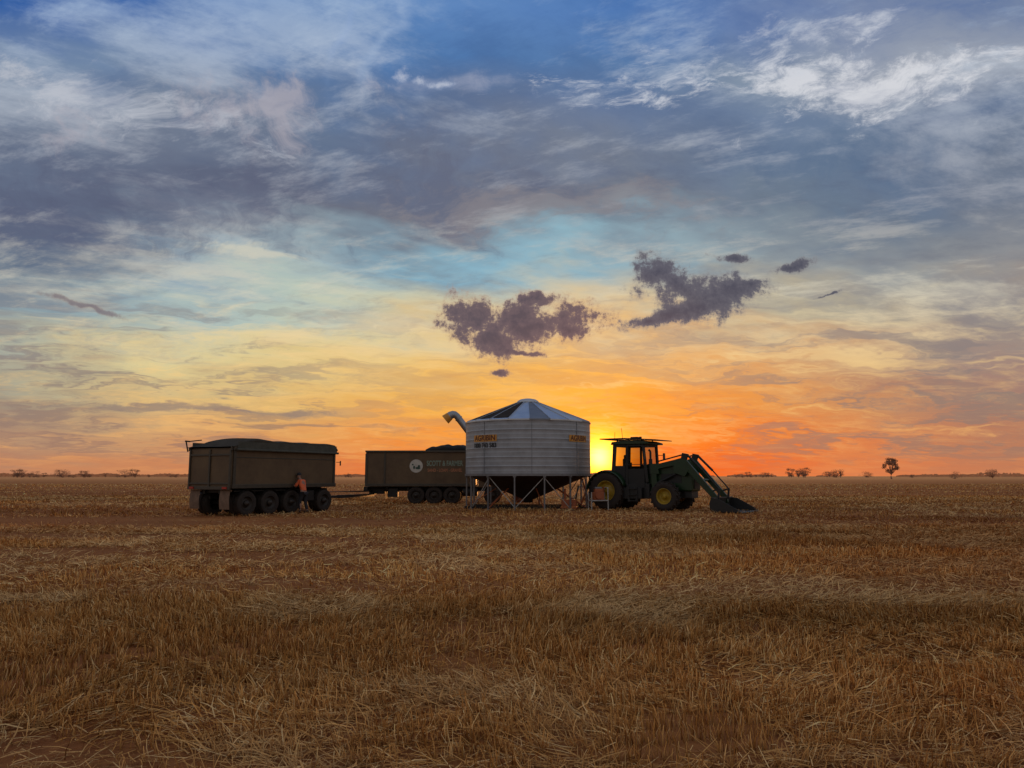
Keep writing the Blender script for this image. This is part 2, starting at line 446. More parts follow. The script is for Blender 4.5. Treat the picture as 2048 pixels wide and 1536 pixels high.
PAL = np.array([[.66, .35, .115], [.52, .25, .072], [.34, .14, .038], [.80, .53, .24], [.21, .08, .025]])
def straws(n, y0, y1, litter):
    y = np.sqrt(rng.random(n) * (y1 ** 2 - y0 ** 2) + y0 ** 2)
    x = (rng.random(n) * 2 - 1) * (.80 * y + 1.5)
    F = vn(x, y * 1.4, 1.9, 1) * .6 + vn(x, y * 1.5, 7.0, 4) * .4       # flattened patches
    F = np.clip((F - .43) / .11, 0, 1)
    th = .20
    if not litter:
        q = (-x * math.sin(th) + y * math.cos(th)) / .26 + vn(x, y, 6, 7) * 1.5
        dq = (np.round(q) + rng.normal(0, .13, n) - q) * .26
        x = x - math.sin(th) * dq; y = y + math.cos(th) * dq
        keep = (vn(x, y, .12, 9, 2) > .39 + .12 * F) & (vn(x, y * 1.5, 1.6, 12) > .27)
        x, y, F = x[keep], y[keep], F[keep]; n = len(x)
        tilt = np.abs(rng.normal(.14, .26, n)) + F * rng.random(n) * 1.35
        h = rng.uniform(.05, .165, n) * (0.7 + .6 * vn(x, y, 4, 3))
        z0 = np.zeros(n)
    else:
        keep = (vn(x, y * 1.3, 1.3, 10) + .25 * F) > .34
        x, y, F = x[keep], y[keep], F[keep]; n = len(x)
        tilt = np.clip(rng.normal(1.36, .18, n), .8, 1.60)
        h = rng.uniform(.05, .24, n)
        z0 = rng.uniform(.004, .07, n) * (.3 + .7 * F)
    # bare red strips: wheel-worn ground left of the trailer, and patches of soil on that side
    yy = y + .10 * x + (vn(x, y, 3, 5) - .5) * 2.2
    br = ((np.abs(yy - 25.0) < 2.8) | (np.abs(yy - 18.8) < 1.0) | (np.abs(yy - 14.8) < .6)) & (x < -1 - 4 * vn(x, y, 2, 5))
    soil = (vn(x, y * 1.6, 3.0, 13) > .58) & (x < .0 * y)
    keep = ~((br & (rng.random(n) < .86)) | (soil & (rng.random(n) < .68)))
    x, y, F, tilt, h, z0 = x[keep], y[keep], F[keep], tilt[keep], h[keep], z0[keep]; n = len(x)
    az = vn(x, y, 2.0, 6) * 9.0 + rng.normal(0, .9, n)
    az = np.where(rng.random(n) < .3, rng.random(n) * 6.283, az)
    d = np.stack([np.sin(tilt) * np.cos(az), np.sin(tilt) * np.sin(az), np.cos(tilt)], 1)
    sa = rng.random(n) * 6.283
    sdv = np.stack([np.cos(sa), np.sin(sa), np.zeros(n)], 1)
    lay = (tilt > .8)
    perp = np.stack([-np.sin(az), np.cos(az), rng.normal(0, .4, n)], 1)
    sdv = np.where(lay[:, None], perp, sdv)
    w = (.0011 + .00036 * y) * rng.uniform(.6, 1.4, n)
    ci = rng.choice(5, n, p=[.32, .27, .17, .14, .10])
    col = PAL[ci] * rng.uniform(.7, 1.25, (n, 1))
    tone = np.clip((vn(x * .35, y * 1.6, 5, 2) - .5) * 2.0 + .5, 0, 1)[:, None]
    col = col * (.58 + .82 * tone) * np.clip(1 + (y[:, None] - 30) / 150, 1, 1.5)  # far straw brightened with distance, hazy light put into its colour
    pale = (F[:, None] * .50)
    col = col * (1 - pale) + np.array([.82, .56, .27]) * pale * rng.uniform(.6, 1.15, (n, 1))
    red = np.clip((vn(x * .6, y * 2, 9, 14) - .48) * 6, 0, 1)[:, None] * .5
    col = col * (1 - red) + col * np.array([.84, .62, .48]) * red
    b0 = np.stack([x, y, z0], 1)
    mid = b0 + d * (h * .55)[:, None]
    dr = d + np.stack([rng.normal(0, .24, n), rng.normal(0, .24, n), rng.normal(-.12, .15, n)], 1)
    tip = mid + dr * (h * .45)[:, None]
    tip[:, 2] = np.maximum(tip[:, 2], .004); mid[:, 2] = np.maximum(mid[:, 2], .004)
    wv = sdv * w[:, None]
    V = np.stack([b0 - wv, b0 + wv, mid - wv * .9, mid + wv * .9, tip - wv * .45, tip + wv * .45], 1)
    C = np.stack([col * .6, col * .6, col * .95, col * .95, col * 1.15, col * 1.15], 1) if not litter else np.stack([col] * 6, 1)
    return V.reshape(-1, 3), C.reshape(-1, 3), n
VV, CC, N = [], [], 0
for (cnt, a, b_, lit) in [(115000, 3.3, 10, False), (115000, 3.3, 10, True), (135000, 10, 24, False), (110000, 10, 24, True),
                          (95000, 24, 60, False), (75000, 24, 60, True), (45000, 60, 150, False), (25000, 60, 150, True)]:
    v, cl, n = straws(cnt, a, b_, lit)
    VV.append(v); CC.append(cl); N += n
VV = np.concatenate(VV).astype(np.float32); CC = np.concatenate(CC)
me = bpy.data.meshes.new('stubble')
me.vertices.add(len(VV)); me.vertices.foreach_set('co', VV.ravel())
base = (np.arange(N) * 6)[:, None]
quads = np.concatenate([base + np.array([0, 1, 3, 2]), base + np.array([2, 3, 5, 4])], 0).astype(np.int32)
me.loops.add(quads.size); me.loops.foreach_set('vertex_index', quads.ravel())
me.polygons.add(len(quads)); me.polygons.foreach_set('loop_start', (np.arange(len(quads)) * 4).astype(np.int32))
me.update(calc_edges=True)
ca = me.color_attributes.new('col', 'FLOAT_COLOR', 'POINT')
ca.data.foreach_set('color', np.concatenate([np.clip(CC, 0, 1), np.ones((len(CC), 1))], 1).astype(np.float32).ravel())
sm = bpy.data.materials.new('straw'); sm.use_nodes = True
s_ = sm.node_tree; s_.nodes.remove(s_.nodes['Principled BSDF'])
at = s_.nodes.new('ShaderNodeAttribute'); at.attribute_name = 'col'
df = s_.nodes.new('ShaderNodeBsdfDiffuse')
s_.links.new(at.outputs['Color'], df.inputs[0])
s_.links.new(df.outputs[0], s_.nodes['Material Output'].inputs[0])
me.materials.append(sm)
st = bpy.data.objects.new('stubble', me); COL.objects.link(st)
st['kind'] = 'stuff'; st['label'] = 'golden brown cut wheat stubble and loose straw on the paddock'; st['category'] = 'stubble'

# ------------------------------------------------------------------ materials
m_galv = make_mat('galvanised_steel', (.335, .360, .395), .50, .7, .18, 1.6)
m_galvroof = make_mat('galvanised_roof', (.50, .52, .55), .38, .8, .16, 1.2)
m_galvroofd = make_mat('galvanised_roof_dark', (.21, .22, .24), .50, .7, .2, 1.2)  # darker tone for some roof panels and the wall seams
m_galvleg = make_mat('galvanised_leg', (.20, .20, .21), .5, .6, .2, 6)
m_brace = make_mat('galvanised_brace', (.36, .35, .33), .6, .2, .2, 6)
m_dark = make_mat('dark_steel', (.020, .018, .016), .6, .3, .3, 5)
m_hopper = make_mat('hopper_steel', (.030, .021, .018), .6, .4, .3, 2, dirt=(.02, .014, .012))
m_roofwedge = make_mat('matte_dark_roof', (.042, .035, .031), .9, 0, .3, 3, spec=.05)
m_rubber = make_mat('tyre_rubber', (.015, .013, .012), .85, 0, .3, 8, 0.2, dirt=(.033, .021, .014))
m_body = make_mat('trailer_paint', (.130, .088, .048), .6, .0, .15, 1.2, dirt=(.090, .058, .033), spec=.3)
m_rail = make_mat('trailer_rail', (.060, .050, .036), .5, .2, .2, 4)
m_tarp = make_mat('tarpaulin', (.060, .051, .038), .95, 0, .3, 2.5, .4, spec=.08)
m_tarpf = make_mat('tarpaulin_flap', (.085, .086, .072), .8, 0, .25, 2.5, .3, spec=.15)
m_tarpd = make_mat('tarpaulin_dark', (.022, .022, .022), .8, 0, .25, 2.5, .4, spec=.15)
m_flap = make_mat('mudflap', (.16, .10, .065), .8, 0, .3, 5)
m_rimst = make_mat('steel_rim', (.045, .037, .031), .5, .5, .25, 6)
m_green = make_mat('green_paint', (.006, .028, .007), .4, 0, .25, 3)
m_yellow = make_mat('yellow_paint', (.34, .22, .012), .5, 0, .3, 5)
m_black = make_mat('black_plastic', (.010, .010, .010), .55, 0, .3, 5)
m_orange = make_mat('sign_orange', (.60, .27, .035), .5, 0, .12, 4)
m_brown = make_mat('sign_brown', (.10, .025, .01), .6, 0, .15, 4)
m_ink = make_mat('ink_black', (.012, .012, .016), .6, 0, .2, 4)
m_white = make_mat('decal_white', (.50, .48, .42), .6, 0, .15, 4)
m_dgreen = make_mat('decal_pale_green', (.20, .27, .21), .6, 0, .12, 4)
m_dkgreen = make_mat('emblem_green', (.03, .07, .05), .6, 0, .15, 4)
m_dorange = make_mat('decal_orange', (.42, .17, .08), .6, 0, .12, 4)
m_redp = make_mat('red_orange_metal', (.32, .085, .028), .5, 0, .25, 5)  # red paint on machinery; on the silo struts it stands for orange sunlight
m_lamp = make_mat('lamp_lens', (.3, .3, .28), .2, 0, .1, 5)
m_red = make_mat('red_lens', (.35, .02, .01), .3, 0, .2, 5)
m_glass = bpy.data.materials.new('cab_glass'); m_glass.use_nodes = True
q = m_glass.node_tree; q.nodes.remove(q.nodes['Principled BSDF'])
tp = q.nodes.new('ShaderNodeBsdfTransparent'); tp.inputs[0].default_value = (.60, .58, .54, 1)
gl = q.nodes.new('ShaderNodeBsdfGlossy'); gl.inputs['Roughness'].default_value = 0.05
fr = q.nodes.new('ShaderNodeLayerWeight'); fr.inputs[0].default_value = 0.15
mm = q.nodes.new('ShaderNodeMixShader'); q.links.new(fr.outputs['Fresnel'], mm.inputs[0])
q.links.new(tp.outputs[0], mm.inputs[1]); q.links.new(gl.outputs[0], mm.inputs[2])
q.links.new(mm.outputs[0], q.nodes['Material Output'].inputs[0])

# ------------------------------------------------------------------ wheels
def road_wheel(parent, dual=True):
    hub = MB().lathe([(0.001, -.20), (.07, -.20), (.09, -.14), (.13, -.13), (.13, -.05), (.001, -.05)], 20, 'Y')
    for i in range(10):
        a = i * math.pi / 5
        hub.cyl((.11 * math.cos(a), -.15, .11 * math.sin(a)), (.11 * math.cos(a), -.115, .11 * math.sin(a)), .012, n=6)
    h = hub.obj('wheel', m_rimst, parent)
    t = MB()
    for yo in ([0, .31] if dual else [0]):
        t.lathe([(.29, -.12 + yo), (.34, -.135 + yo), (.44, -.145 + yo), (.485, -.125 + yo), (.50, -.09 + yo), (.50, -.05 + yo), (.488, -.045 + yo), (.488, -.035 + yo),
                 (.50, -.03 + yo), (.50, .03 + yo), (.488, .035 + yo), (.488, .045 + yo), (.50, .05 + yo), (.50, .09 + yo), (.485, .125 + yo), (.44, .145 + yo), (.34, .135 + yo), (.29, .12 + yo)], 40, 'Y')
    t.obj('tyre', m_rubber, h)
    MB().lathe([(.29, -.13), (.305, -.13), (.30, -.10), (.25, -.08), (.24, -.02), (.16, -.035), (.12, -.06), (.001, -.06)], 32, 'Y').obj('rim', m_rimst, h)
    return h

# ------------------------------------------------------------------ grain trailer
TY = math.atan2(.888, .46)
TR = root('grain_trailer', (-10.81, 32.88, 0), TY, 'long brown tipping grain trailer with dark tarp cover parked on stubble', 'trailer')
b = MB()
b.box((0, 0, 1.95), (6.02, 2.44, 1.56))
for x in (-3.0, 3.0):
    for sgn in (-1, 1):
        b.box((x * .985, sgn * 1.235, 1.93), (.12, .06, 1.60), 1)
for sgn in (-1, 1):
    b.box((0, sgn * 1.245, 1.19), (6.1, .09, .16), 1)
    b.box((0, sgn * 1.25, 2.70), (6.12, .11, .15), 1)
    b.box((0, sgn * 1.222, 2.35), (5.9, .02, .04), 1)
b.obj('cargo_body', [m_body, m_rail], TR, bevel=.012)
b = MB()
b.box((-3.05, 0, 1.92), (.06, 2.40, 1.50))
for z in (1.3, 2.45): b.box((-3.10, 0, z), (.05, 2.36, .07), 1)
for y in (-1.16, 0, 1.16): b.box((-3.105, y, 1.92), (.07, .08, 1.5), 1)
for y in (-1.22, 1.22):
    b.cyl((-3.12, y, 2.62), (-3.12, y, 2.78), .035, mat=1)
b.box((-3.11, 0, 1.12), (.08, 2.42, .12), 1)
b.obj('tailgate', [m_body, m_rail], TR, bevel=.008)
def tarp_fn(x, a):
    s = math.sin(a * math.pi / 2)
    bow = abs(math.sin((x + 1.9) * math.pi / 1.25))
    crown = 3.08 + .045 * (bow ** .8) + (.10 * max(0, 1 - abs(x + 1.9) / 1.1))
    e = 1.0
    if x < -1.9: e = max(0.0, 1 - ((-1.9 - x) / 1.24) ** 1.05)
    if x > 2.95: e = max(0, 1 - (x - 2.95) / .2)
    h = 2.78 + (crown - 2.78) * e * (abs(math.cos(a * math.pi / 2)) ** .20)
    if abs(a) > .985: h = 2.76
    return (x, -s * 1.31, h + .006 * math.sin(x * 9 + a * 5))
xs = [-3.14 + i * .08 for i in range(79)]
as_ = [-1 + i / 24 for i in range(49)]
MB().grid(xs, as_, tarp_fn).obj('tarp_cover', m_tarp, TR)
for sgn in (-1, 1):
    b = MB().grid([-2.9 + i * .1 for i in range(60)], [0, .33, .66, 1], lambda x, v: (x, sgn * (1.325 + .012 * math.sin(x * 14) * v), 2.98 - v * (.30 + .02 * math.sin(x * 3.1))))
    b.cyl((-2.95, sgn * 1.335, 2.66), (3.1, sgn * 1.335, 2.66), .05, n=10)
    b.obj('tarp_flap', m_tarpf, TR)
b = MB()
b.beam((-3.15, 1.3, 3.02), (-3.15, .5, 3.06), .04)
b.beam((-3.15, 1.42, 3.04), (-3.15, 1.28, 2.6), .04)
b.beam((-3.15, 1.45, 3.04), (-3.15, 1.2, 3.02), .06)
b.obj('tarp_arm', m_dark, TR)
b = MB()
b.box((0, -.45, 1.0), (5.9, .12, .24)); b.box((0, .45, 1.0), (5.9, .12, .24))
for x in (-2.8, -1.6, -.1, 1.4, 2.8): b.box((x, 0, .99), (.1, 1.9, .12))
AX = (-2.18, -.92, .34, 2.42)
for x in AX:
    b.cyl((x, -.85, .5), (x, .85, .5), .07)
    for sgn in (-1, 1): b.box((x, sgn * .48, .72), (.9, .09, .10))
b.box((0, 0, .82), (3.6, .5, .16))
b.box((-.8, 0, 1.0), (4.0, 2.2, .06))
for x0 in AX[:3]:
    for sgn in (-1, 1):
        pts = [(x0 + .58 * math.cos(t), .5 + .57 * math.sin(t)) for t in [math.radians(k) for k in range(40, 141, 20)]]
        for p0, p1 in zip(pts, pts[1:]): b.beam((p0[0], sgn * 1.0, p0[1]), (p1[0], sgn * 1.0, p1[1]), .42, .015)
b.box((1.36, -1.08, .74), (.60, .30, .44)); b.cyl((1.0, .2, .75), (1.6, .2, .75), .14)
b.obj('chassis', m_dark, TR, bevel=.008)
b = MB().cyl((2.42, 0, .76), (2.42, 0, .90), .55, n=32)
b.box((2.42, -.5, .66), (1.0, .12, .14)); b.box((2.42, .5, .66), (1.0, .12, .14))
b.obj('turntable', m_dark, TR)
first = road_wheel(TR); first.location = (AX[0], -1.06, .5)
for x in AX[1:]: dup(first, TR, (x, -1.06, .5))
for x in AX: dup(first, TR, (x, 1.06, .5), math.pi)
for sgn in (-1, 1):
    b = MB().grid([0, .5, 1], [0, .25, .5, .75, 1], lambda u, v: (-3.02 - .05 * math.sin(v * 3), sgn * .86 + (u - .5) * .56, 1.02 - v * .74), smooth=True)
    b.box((-2.98, sgn * .86, 1.02), (.05, .6, .06))
    b.obj('mudflap', m_flap, TR)
for sgn in (-1, 1):
    MB().box((-3.16, sgn * .95, 1.13), (.03, .26, .09)).obj('tail_light', m_red, TR)
b = MB()
b.box((3.12, -1.1, 1.9), (.03, .05, 1.4)); b.box((3.12, -.75, 1.9), (.03, .05, 1.4))
for k in range(6): b.box((3.12, -.925, 1.3 + k * .25), (.03, .35, .03))
b.beam((3.05, -1.28, 2.25), (3.28, -1.32, 2.25), .03); b.box((3.28, -1.33, 2.2), (.05, .04, .22))
b.obj('ladder', m_rail, TR)
inv = (Matrix.Translation((-10.81, 32.88, 0)) @ Matrix.Rotation(TY, 4, 'Z')).inverted()
hitch = inv @ Vector((-8.15, 43.9, .50))
b = MB()
b.beam((2.3, -.45, .62), (4.6, -.25, .60), .10, .12); b.beam((2.3, .45, .62), (4.6, -.18, .60), .10, .12)
b.beam((4.5, -.22, .60), hitch, .14, .16)
b.cyl(Vector((3.2, -.55, .85)), Vector(hitch) + Vector((0, 0, .25)), .022, n=8)
b.cyl(Vector((3.2, .3, .85)), Vector(hitch) + Vector((0, 0, .2)), .018, n=8)
b.obj('drawbar', m_dark, TR, bevel=.008)

# ------------------------------------------------------------------ tipper truck
TK = root('tipper_truck', (-5.0, 44.25, 0), 0.0, 'brown tipper truck with lettered side and bunched dark tarp', 'truck')
b = MB()
b.box((-.28, 0, 2.04), (6.3, 2.44, 1.94))
for x in (-3.40, -2.35, 2.86):
    for sgn in (-1, 1): b.box((x, sgn * 1.235, 2.03), (.10, .05, 1.98), 1)
for sgn in (-1, 1):
    b.box((-.28, sgn * 1.245, 1.09), (6.4, .09, .15), 1)
    b.box((-.28, sgn * 1.25, 3.02), (6.42, .11, .11), 1)
b.box((-3.47, 0, 2.0), (.06, 2.4, 1.8), 1)
b.obj('cargo_body', [m_body, m_rail], TK, bevel=.012)
b = MB()
def fold(x, a):
    e = max(0, math.sin((x + .05) / 3.0 * math.pi)) ** .4
    r = .38 + .03 * math.sin(x * 7) + .02 * math.sin(a * 7 + x * 5)
    return (x - .02, -1.2 * math.cos(a), 3.06 + r * e * abs(math.sin(a)) ** .6 * (1 + .05 * math.sin(x * 13 + a * 3)))
b.grid([i * .075 for i in range(40)], [i * math.pi / 24 for i in range(25)], fold)
b.obj('tarp_cover', m_tarpd, TK)
b = MB()
b.box((.6, -.42, .86), (8.6, .1, .26)); b.box((.6, .42, .86), (8.6, .1, .26))
for x in (-3.4, -2.2, -1.0, 1.4, 2.5): b.box((x, 0, .88), (.1, 2.2, .14))
b.box((-3.2, 0, .6), (.12, 1.6, .16)); b.box((-1.9, -.9, .65), (.6, .3, .5)); b.box((-2.9, 0, .72), (.9, 1.2, .3))
b.cyl((2.15, -.95, .72), (3.0, -.95, .72), .27, n=24)
for x in (-.54, .5, 1.54, 3.87): b.cyl((x, -.9, .5), (x, .9, .5), .07)
b.box((-2.2, -.92, .95), (.06, .6, .06)); b.box((-2.2, .92, .95), (.06, .6, .06))
b.obj('chassis', m_dark, TK, bevel=.01)
first = road_wheel(TK); first.location = (-.54, -1.06, .5)
for x in (.5, 1.54): dup(first, TK, (x, -1.06, .5))
for x in (-.54, .5, 1.54): dup(first, TK, (x, 1.06, .5), math.pi)
w = road_wheel(TK, False); w.location = (3.87, -1.03, .5); dup(w, TK, (3.87, 1.03, .5), math.pi)
for sgn in (-1, 1):
    b = MB().grid([0, .5, 1], [0, .3, .6, 1], lambda u, v: (-2.25 - .03 * math.sin(v * 3), sgn * .92 + (u - .5) * .58, .96 - v * .66))
    b.obj('mudflap', m_flap, TK)
b = MB()
b.prism([(3.05, .95), (3.05, 2.95), (3.3, 3.05), (4.55, 3.0), (4.95, 2.1), (5.1, 1.9), (5.15, .75), (4.45, .72), (4.3, 1.0), (4.1, 1.13), (3.65, 1.13), (3.42, .95)], -1.2, 1.2)
b.box((5.18, 0, .6), (.14, 2.4, .34))
b.obj('cab', m_body, TK, bevel=.03)
for sgn in (-1, 1):
    MB().add([(3.5, sgn * 1.206, 2.0), (4.55, sgn * 1.206, 2.0), (4.42, sgn * 1.206, 2.75), (3.5, sgn * 1.206, 2.75)], [(0, 1, 2, 3)]).obj('window', m_black, TK)
MB().add([(4.625, -1.05, 2.85), (4.625, 1.05, 2.85), (4.955, 1.05, 2.12), (4.955, -1.05, 2.12)], [(0, 3, 2, 1)]).obj('windscreen', m_black, TK)
def flat_text(name, s, size, width, x, z, y, mat, parent):
    vs, fs = text_geo(s, size, width)
    return MB().add([(vx + x, y, vy + z) for vx, vy in vs], fs).obj(name, mat, parent)
flat_text('lettering', 'SCOTT & FARMER', .42, 2.1, 1.12, 2.32, -1.226, m_dgreen, TK)
flat_text('lettering', 'SAND - LOAM - GRAVEL', .25, 2.0, 1.12, 1.93, -1.226, m_dorange, TK)
n = 40
b = MB().add([(-.54 + .38 * math.cos(2 * math.pi * i / n), -1.226, 2.18 + .38 * math.sin(2 * math.pi * i / n)) for i in range(n)], [tuple(range(n))])
b.obj('round_emblem', m_white, TK)
b = MB()
def blob2(cx, cz, rx, rz, k=16, y=-1.232):
    b.add([(cx + rx * math.cos(2 * math.pi * i / k), y, cz + rz * math.sin(2 * math.pi * i / k)) for i in range(k)], [tuple(range(k))])
blob2(-.44, 2.06, .15, .07); blob2(-.66, 2.10, .06, .10); blob2(-.38, 2.17, .07, .07, y=-1.236); blob2(-.74, 2.26, .05, .05)
b.obj('emblem_print', m_dkgreen, TK)

# ------------------------------------------------------------------ silo
R = 3.17
SL = root('grain_silo', (.82, 38.0, 0), 0.0, 'round galvanised mobile field bin on legs with conical roof', 'silo')
prof = [(R - .04, 1.67), (R, 1.67)]
nb = 12; hb = (4.27 - 1.67) / nb
for k in range(nb):
    z0 = 1.67 + k * hb
    dp_ = .010 if k % 2 else .003
    prof += [(R, z0 + .01), (R, z0 + hb - .075), (R + dp_ * .6, z0 + hb - .055), (R + dp_, z0 + hb - .035), (R + dp_ * .6, z0 + hb - .018), (R, z0 + hb - .003)]
prof += [(R, 4.275), (R - .05, 4.275)]
b = MB().lathe(prof, 96)
for k in range(8):
    a = math.radians(-90 + 2 + k * 45)
    ca_, sa_ = math.cos(a), math.sin(a)
    b.beam((ca_ * (R + .002), sa_ * (R + .002), 1.7), (ca_ * (R + .002), sa_ * (R + .002), 4.25), .045, .02, 1)
b.obj('wall', [m_galv, m_galvroofd], SL)
NR = 20
b = MB()
for i in range(NR):
    a0, a1 = 2 * math.pi * i / NR, 2 * math.pi * (i + 1) / NR
    P4 = []
    for a in (a0, a1):
        P4 += [((R + .06) * math.cos(a), (R + .06) * math.sin(a), 4.24), ((R + .06) * math.cos(a), (R + .06) * math.sin(a), 4.30), (.52 * math.cos(a), .52 * math.sin(a), 5.36)]
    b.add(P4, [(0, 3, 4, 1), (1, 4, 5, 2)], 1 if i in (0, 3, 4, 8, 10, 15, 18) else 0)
b.lathe([(.55, 5.36), (.55, 5.43), (.40, 5.52), (.20, 5.56), (.001, 5.57)], 28)
for i in range(NR):
    a = 2 * math.pi * i / NR
    b.beam((math.cos(a) * (R + .05), math.sin(a) * (R + .05), 4.31), (math.cos(a) * .5, math.sin(a) * .5, 5.385), .03, .04)
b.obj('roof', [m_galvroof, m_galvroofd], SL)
b = MB()
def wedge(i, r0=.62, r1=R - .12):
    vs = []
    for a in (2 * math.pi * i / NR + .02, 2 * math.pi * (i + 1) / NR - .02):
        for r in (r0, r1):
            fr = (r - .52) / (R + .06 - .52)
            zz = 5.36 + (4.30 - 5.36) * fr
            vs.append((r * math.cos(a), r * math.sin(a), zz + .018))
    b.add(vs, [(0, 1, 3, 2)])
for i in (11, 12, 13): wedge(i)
b.obj('roof_dark_wedges', m_roofwedge, SL)  # dark matte wedges laid over the left-front roof panels
b = MB().lathe([(R + .03, 1.61), (R + .05, 1.61), (R + .05, 1.72), (R + .03, 1.72), (R + .03, 1.61)], 96, smooth=False)
b.obj('ring_beam', m_galvleg, SL)
MB().lathe([(R - .02, 1.66), (.24, .42), (.24, .28), (.001, .28)], 64).obj('hopper', m_hopper, SL)
legm = MB().beam((0, 0, 0), (0, 0, 1.66), .06, .07); legm.box((0, 0, .012), (.24, .24, .024)); legm.box((0, 0, 1.60), (.12, .14, .12))
leg = None
for k in range(14):
    a = math.radians(-90 + 12.86 + k * 25.714)
    loc = (math.cos(a) * (R - .04), math.sin(a) * (R - .04), 0)
    if leg is None:
        leg = legm.obj('leg', m_galvleg, SL, loc, rot=(0, 0, a))
    else:
        dup(leg, SL, loc, a)
for k in range(14):
    a0 = math.radians(-90 + 12.86 + k * 25.714); a1 = a0 + math.radians(25.714)
    r = R - .12
    if k in (5, 10): continue
    p0 = (math.cos(a0) * r, math.sin(a0) * r, 1.55); p1 = (math.cos(a1) * r, math.sin(a1) * r, .12)
    if k % 2: p0, p1 = (p0[0], p0[1], .12), (p1[0], p1[1], 1.55)
    MB().beam(p0, p1, .032, .032).obj('brace', m_brace, SL)
for k in range(0, 14, 2):
    a0 = math.radians(-90 + 12.86 + k * 25.714)
    MB().beam((math.cos(a0) * (R - .1), math.sin(a0) * (R - .1), .10), (math.cos(a0) * 1.6, math.sin(a0) * 1.6, 1.0), .045).obj('hopper_strut', m_redp, SL)
for sgn in (-1, 1):
    MB().box((0, sgn * 1.1, .07), (6.3, .12, .14)).obj('skid', m_dark, SL)
b = MB()
b.beam((2.75, -1.3, .45), (3.95, -.2, .42), .09, .10); b.beam((2.9, .9, .45), (3.95, -.1, .42), .09, .10)
b.beam((2.55, -1.6, .30), (3.15, -.9, 1.50), .06); b.beam((3.05, -.5, .25), (2.6, -1.5, 1.50), .06)
b.beam((3.15, .5, .25), (2.85, 1.2, 1.50), .06); b.cyl((3.7, -.15, .05), (3.7, -.15, .95), .05, n=10)
b.obj('tow_frame', m_redp, SL)  # orange sunlight on the slanted struts is put into this colour
ax0 = Vector((-.45, 3.62, .42)); ax1 = Vector((-4.00, 3.62, 5.05))
b = MB()
dirv = (ax1 - ax0).normalized()
pts = [ax0, ax1 - dirv * .1]
rad = [.19, .19]
for t in (0.25, .55, .85, 1.1):
    ang_ = t * math.radians(84)
    c0 = math.atan2(dirv.z, dirv.x) + ang_
    pts.append(pts[-1] + Vector((math.cos(c0), 0, math.sin(c0))) * .12); rad.append(.20 + .03 * t)
b.path(pts, rad, 18)
for f in (.25, .5, .75, .95):
    p = ax0.lerp(ax1, f); b.cyl(p - dirv * .03, p + dirv * .03, .22, n=18)
b.obj('auger_tube', m_galv, SL)
endp = pts[-1]; ed = (pts[-1] - pts[-2]).normalized()
MB().cyl(endp - ed * .04, endp + ed * .28, .24, .29, 18).obj('auger_spout', m_orange, SL)
MB().beam((0, .3, .36), (-.35, 3.62, .40), .26, .22).box((-.4, 3.62, .35), (.5, .4, .4)).obj('auger_boot', m_redp, SL)
b = MB()
a = math.radians(100)
for rr in (-.2, .2):
    b.beam((math.cos(a) * (R + .12) + rr, math.sin(a) * (R + .12), .2), (math.cos(a) * (R + .12) + rr, math.sin(a) * (R + .12), 4.3), .035)
for k in range(14): b.box((math.cos(a) * (R + .12), math.sin(a) * (R + .12), .4 + k * .29), (.4, .03, .03))
b.obj('ladder', m_galvleg, SL)
def curved(vs, fs, phi0, z0, r, mat, name):
    MB().add([(r * math.sin(phi0 + x / r), -r * math.cos(phi0 + x / r), z0 + y) for x, y in vs], fs).obj(name, mat, SL)
for phi, wd in ((-43, 1.55), (50, 1.45)):
    ph = math.radians(phi)
    ns = 24
    vs = []
    for i in range(ns + 1):
        xx = -wd / 2 + wd * i / ns
        vs += [(xx, -.16), (xx, .16)]
    fs = [(2 * i, 2 * i + 2, 2 * i + 3, 2 * i + 1) for i in range(ns)]
    curved(vs, fs, ph, 3.41, R + .020, m_orange, 'sign_plate')
    tv, tf = text_geo('AGRIBIN', .36, wd * .90)
    curved(tv, tf, ph, 3.41, R + .026, m_brown, 'lettering')
tv, tf = text_geo('1800 743 583', .30, 1.5)
curved(tv, tf, math.radians(-43), 3.06, R + .020, m_ink, 'lettering')

# ------------------------------------------------------------------ engine stand and transfer box
EN = root('engine_stand', (4.1, 35.6, 0), 0.15, 'small petrol engine on a pipe stand beside the silo', 'engine')
b = MB()
for x in (-.4, .4):
    for y in (-.3, .3): b.cyl((x, y, 0), (x, y, 1.05 if x > 0 else .85), .03, n=10)
for y in (-.3, .3): b.cyl((-.4, y, .45), (.4, y, .45), .028, n=8)
for x in (-.4, .4): b.cyl((x, -.3, .45), (x, .3, .45), .028, n=8)
b.cyl((.4, -.3, 1.05), (.4, .3, 1.05), .03, n=8)
b.obj('stand_frame', m_brace, EN)
b = MB().box((0, 0, .66), (.5, .4, .36)).cyl((-.05, -.2, .7), (-.05, -.32, .7), .16, n=20).box((.02, 0, .92), (.4, .3, .16)).cyl((.3, .1, .8), (.3, .1, 1.1), .04)
b.obj('engine_block', m_redp, EN, bevel=.02)
MB().box((0, 0, 1.04), (.34, .26, .10)).obj('fuel_tank', m_galvleg, EN, bevel=.03)
PU = root('transfer_pump', (2.75, 36.0, 0), -.2, 'low red transfer box with upright handle under the silo', 'machine')
b = MB().box((0, 0, .32), (.7, .45, .34)).box((0, 0, .1), (.8, .5, .08)).cyl((-.2, 0, .45), (-.2, 0, 1.0), .05)
b.obj('pump_case', m_redp, PU, bevel=.02)
MB().beam((.3, -.15, .4), (.45, -.15, 1.15), .035).beam((.3, .15, .4), (.45, .15, 1.15), .035).beam((.45, -.15, 1.15), (.45, .15, 1.15), .035).obj('handle', m_dark, PU)

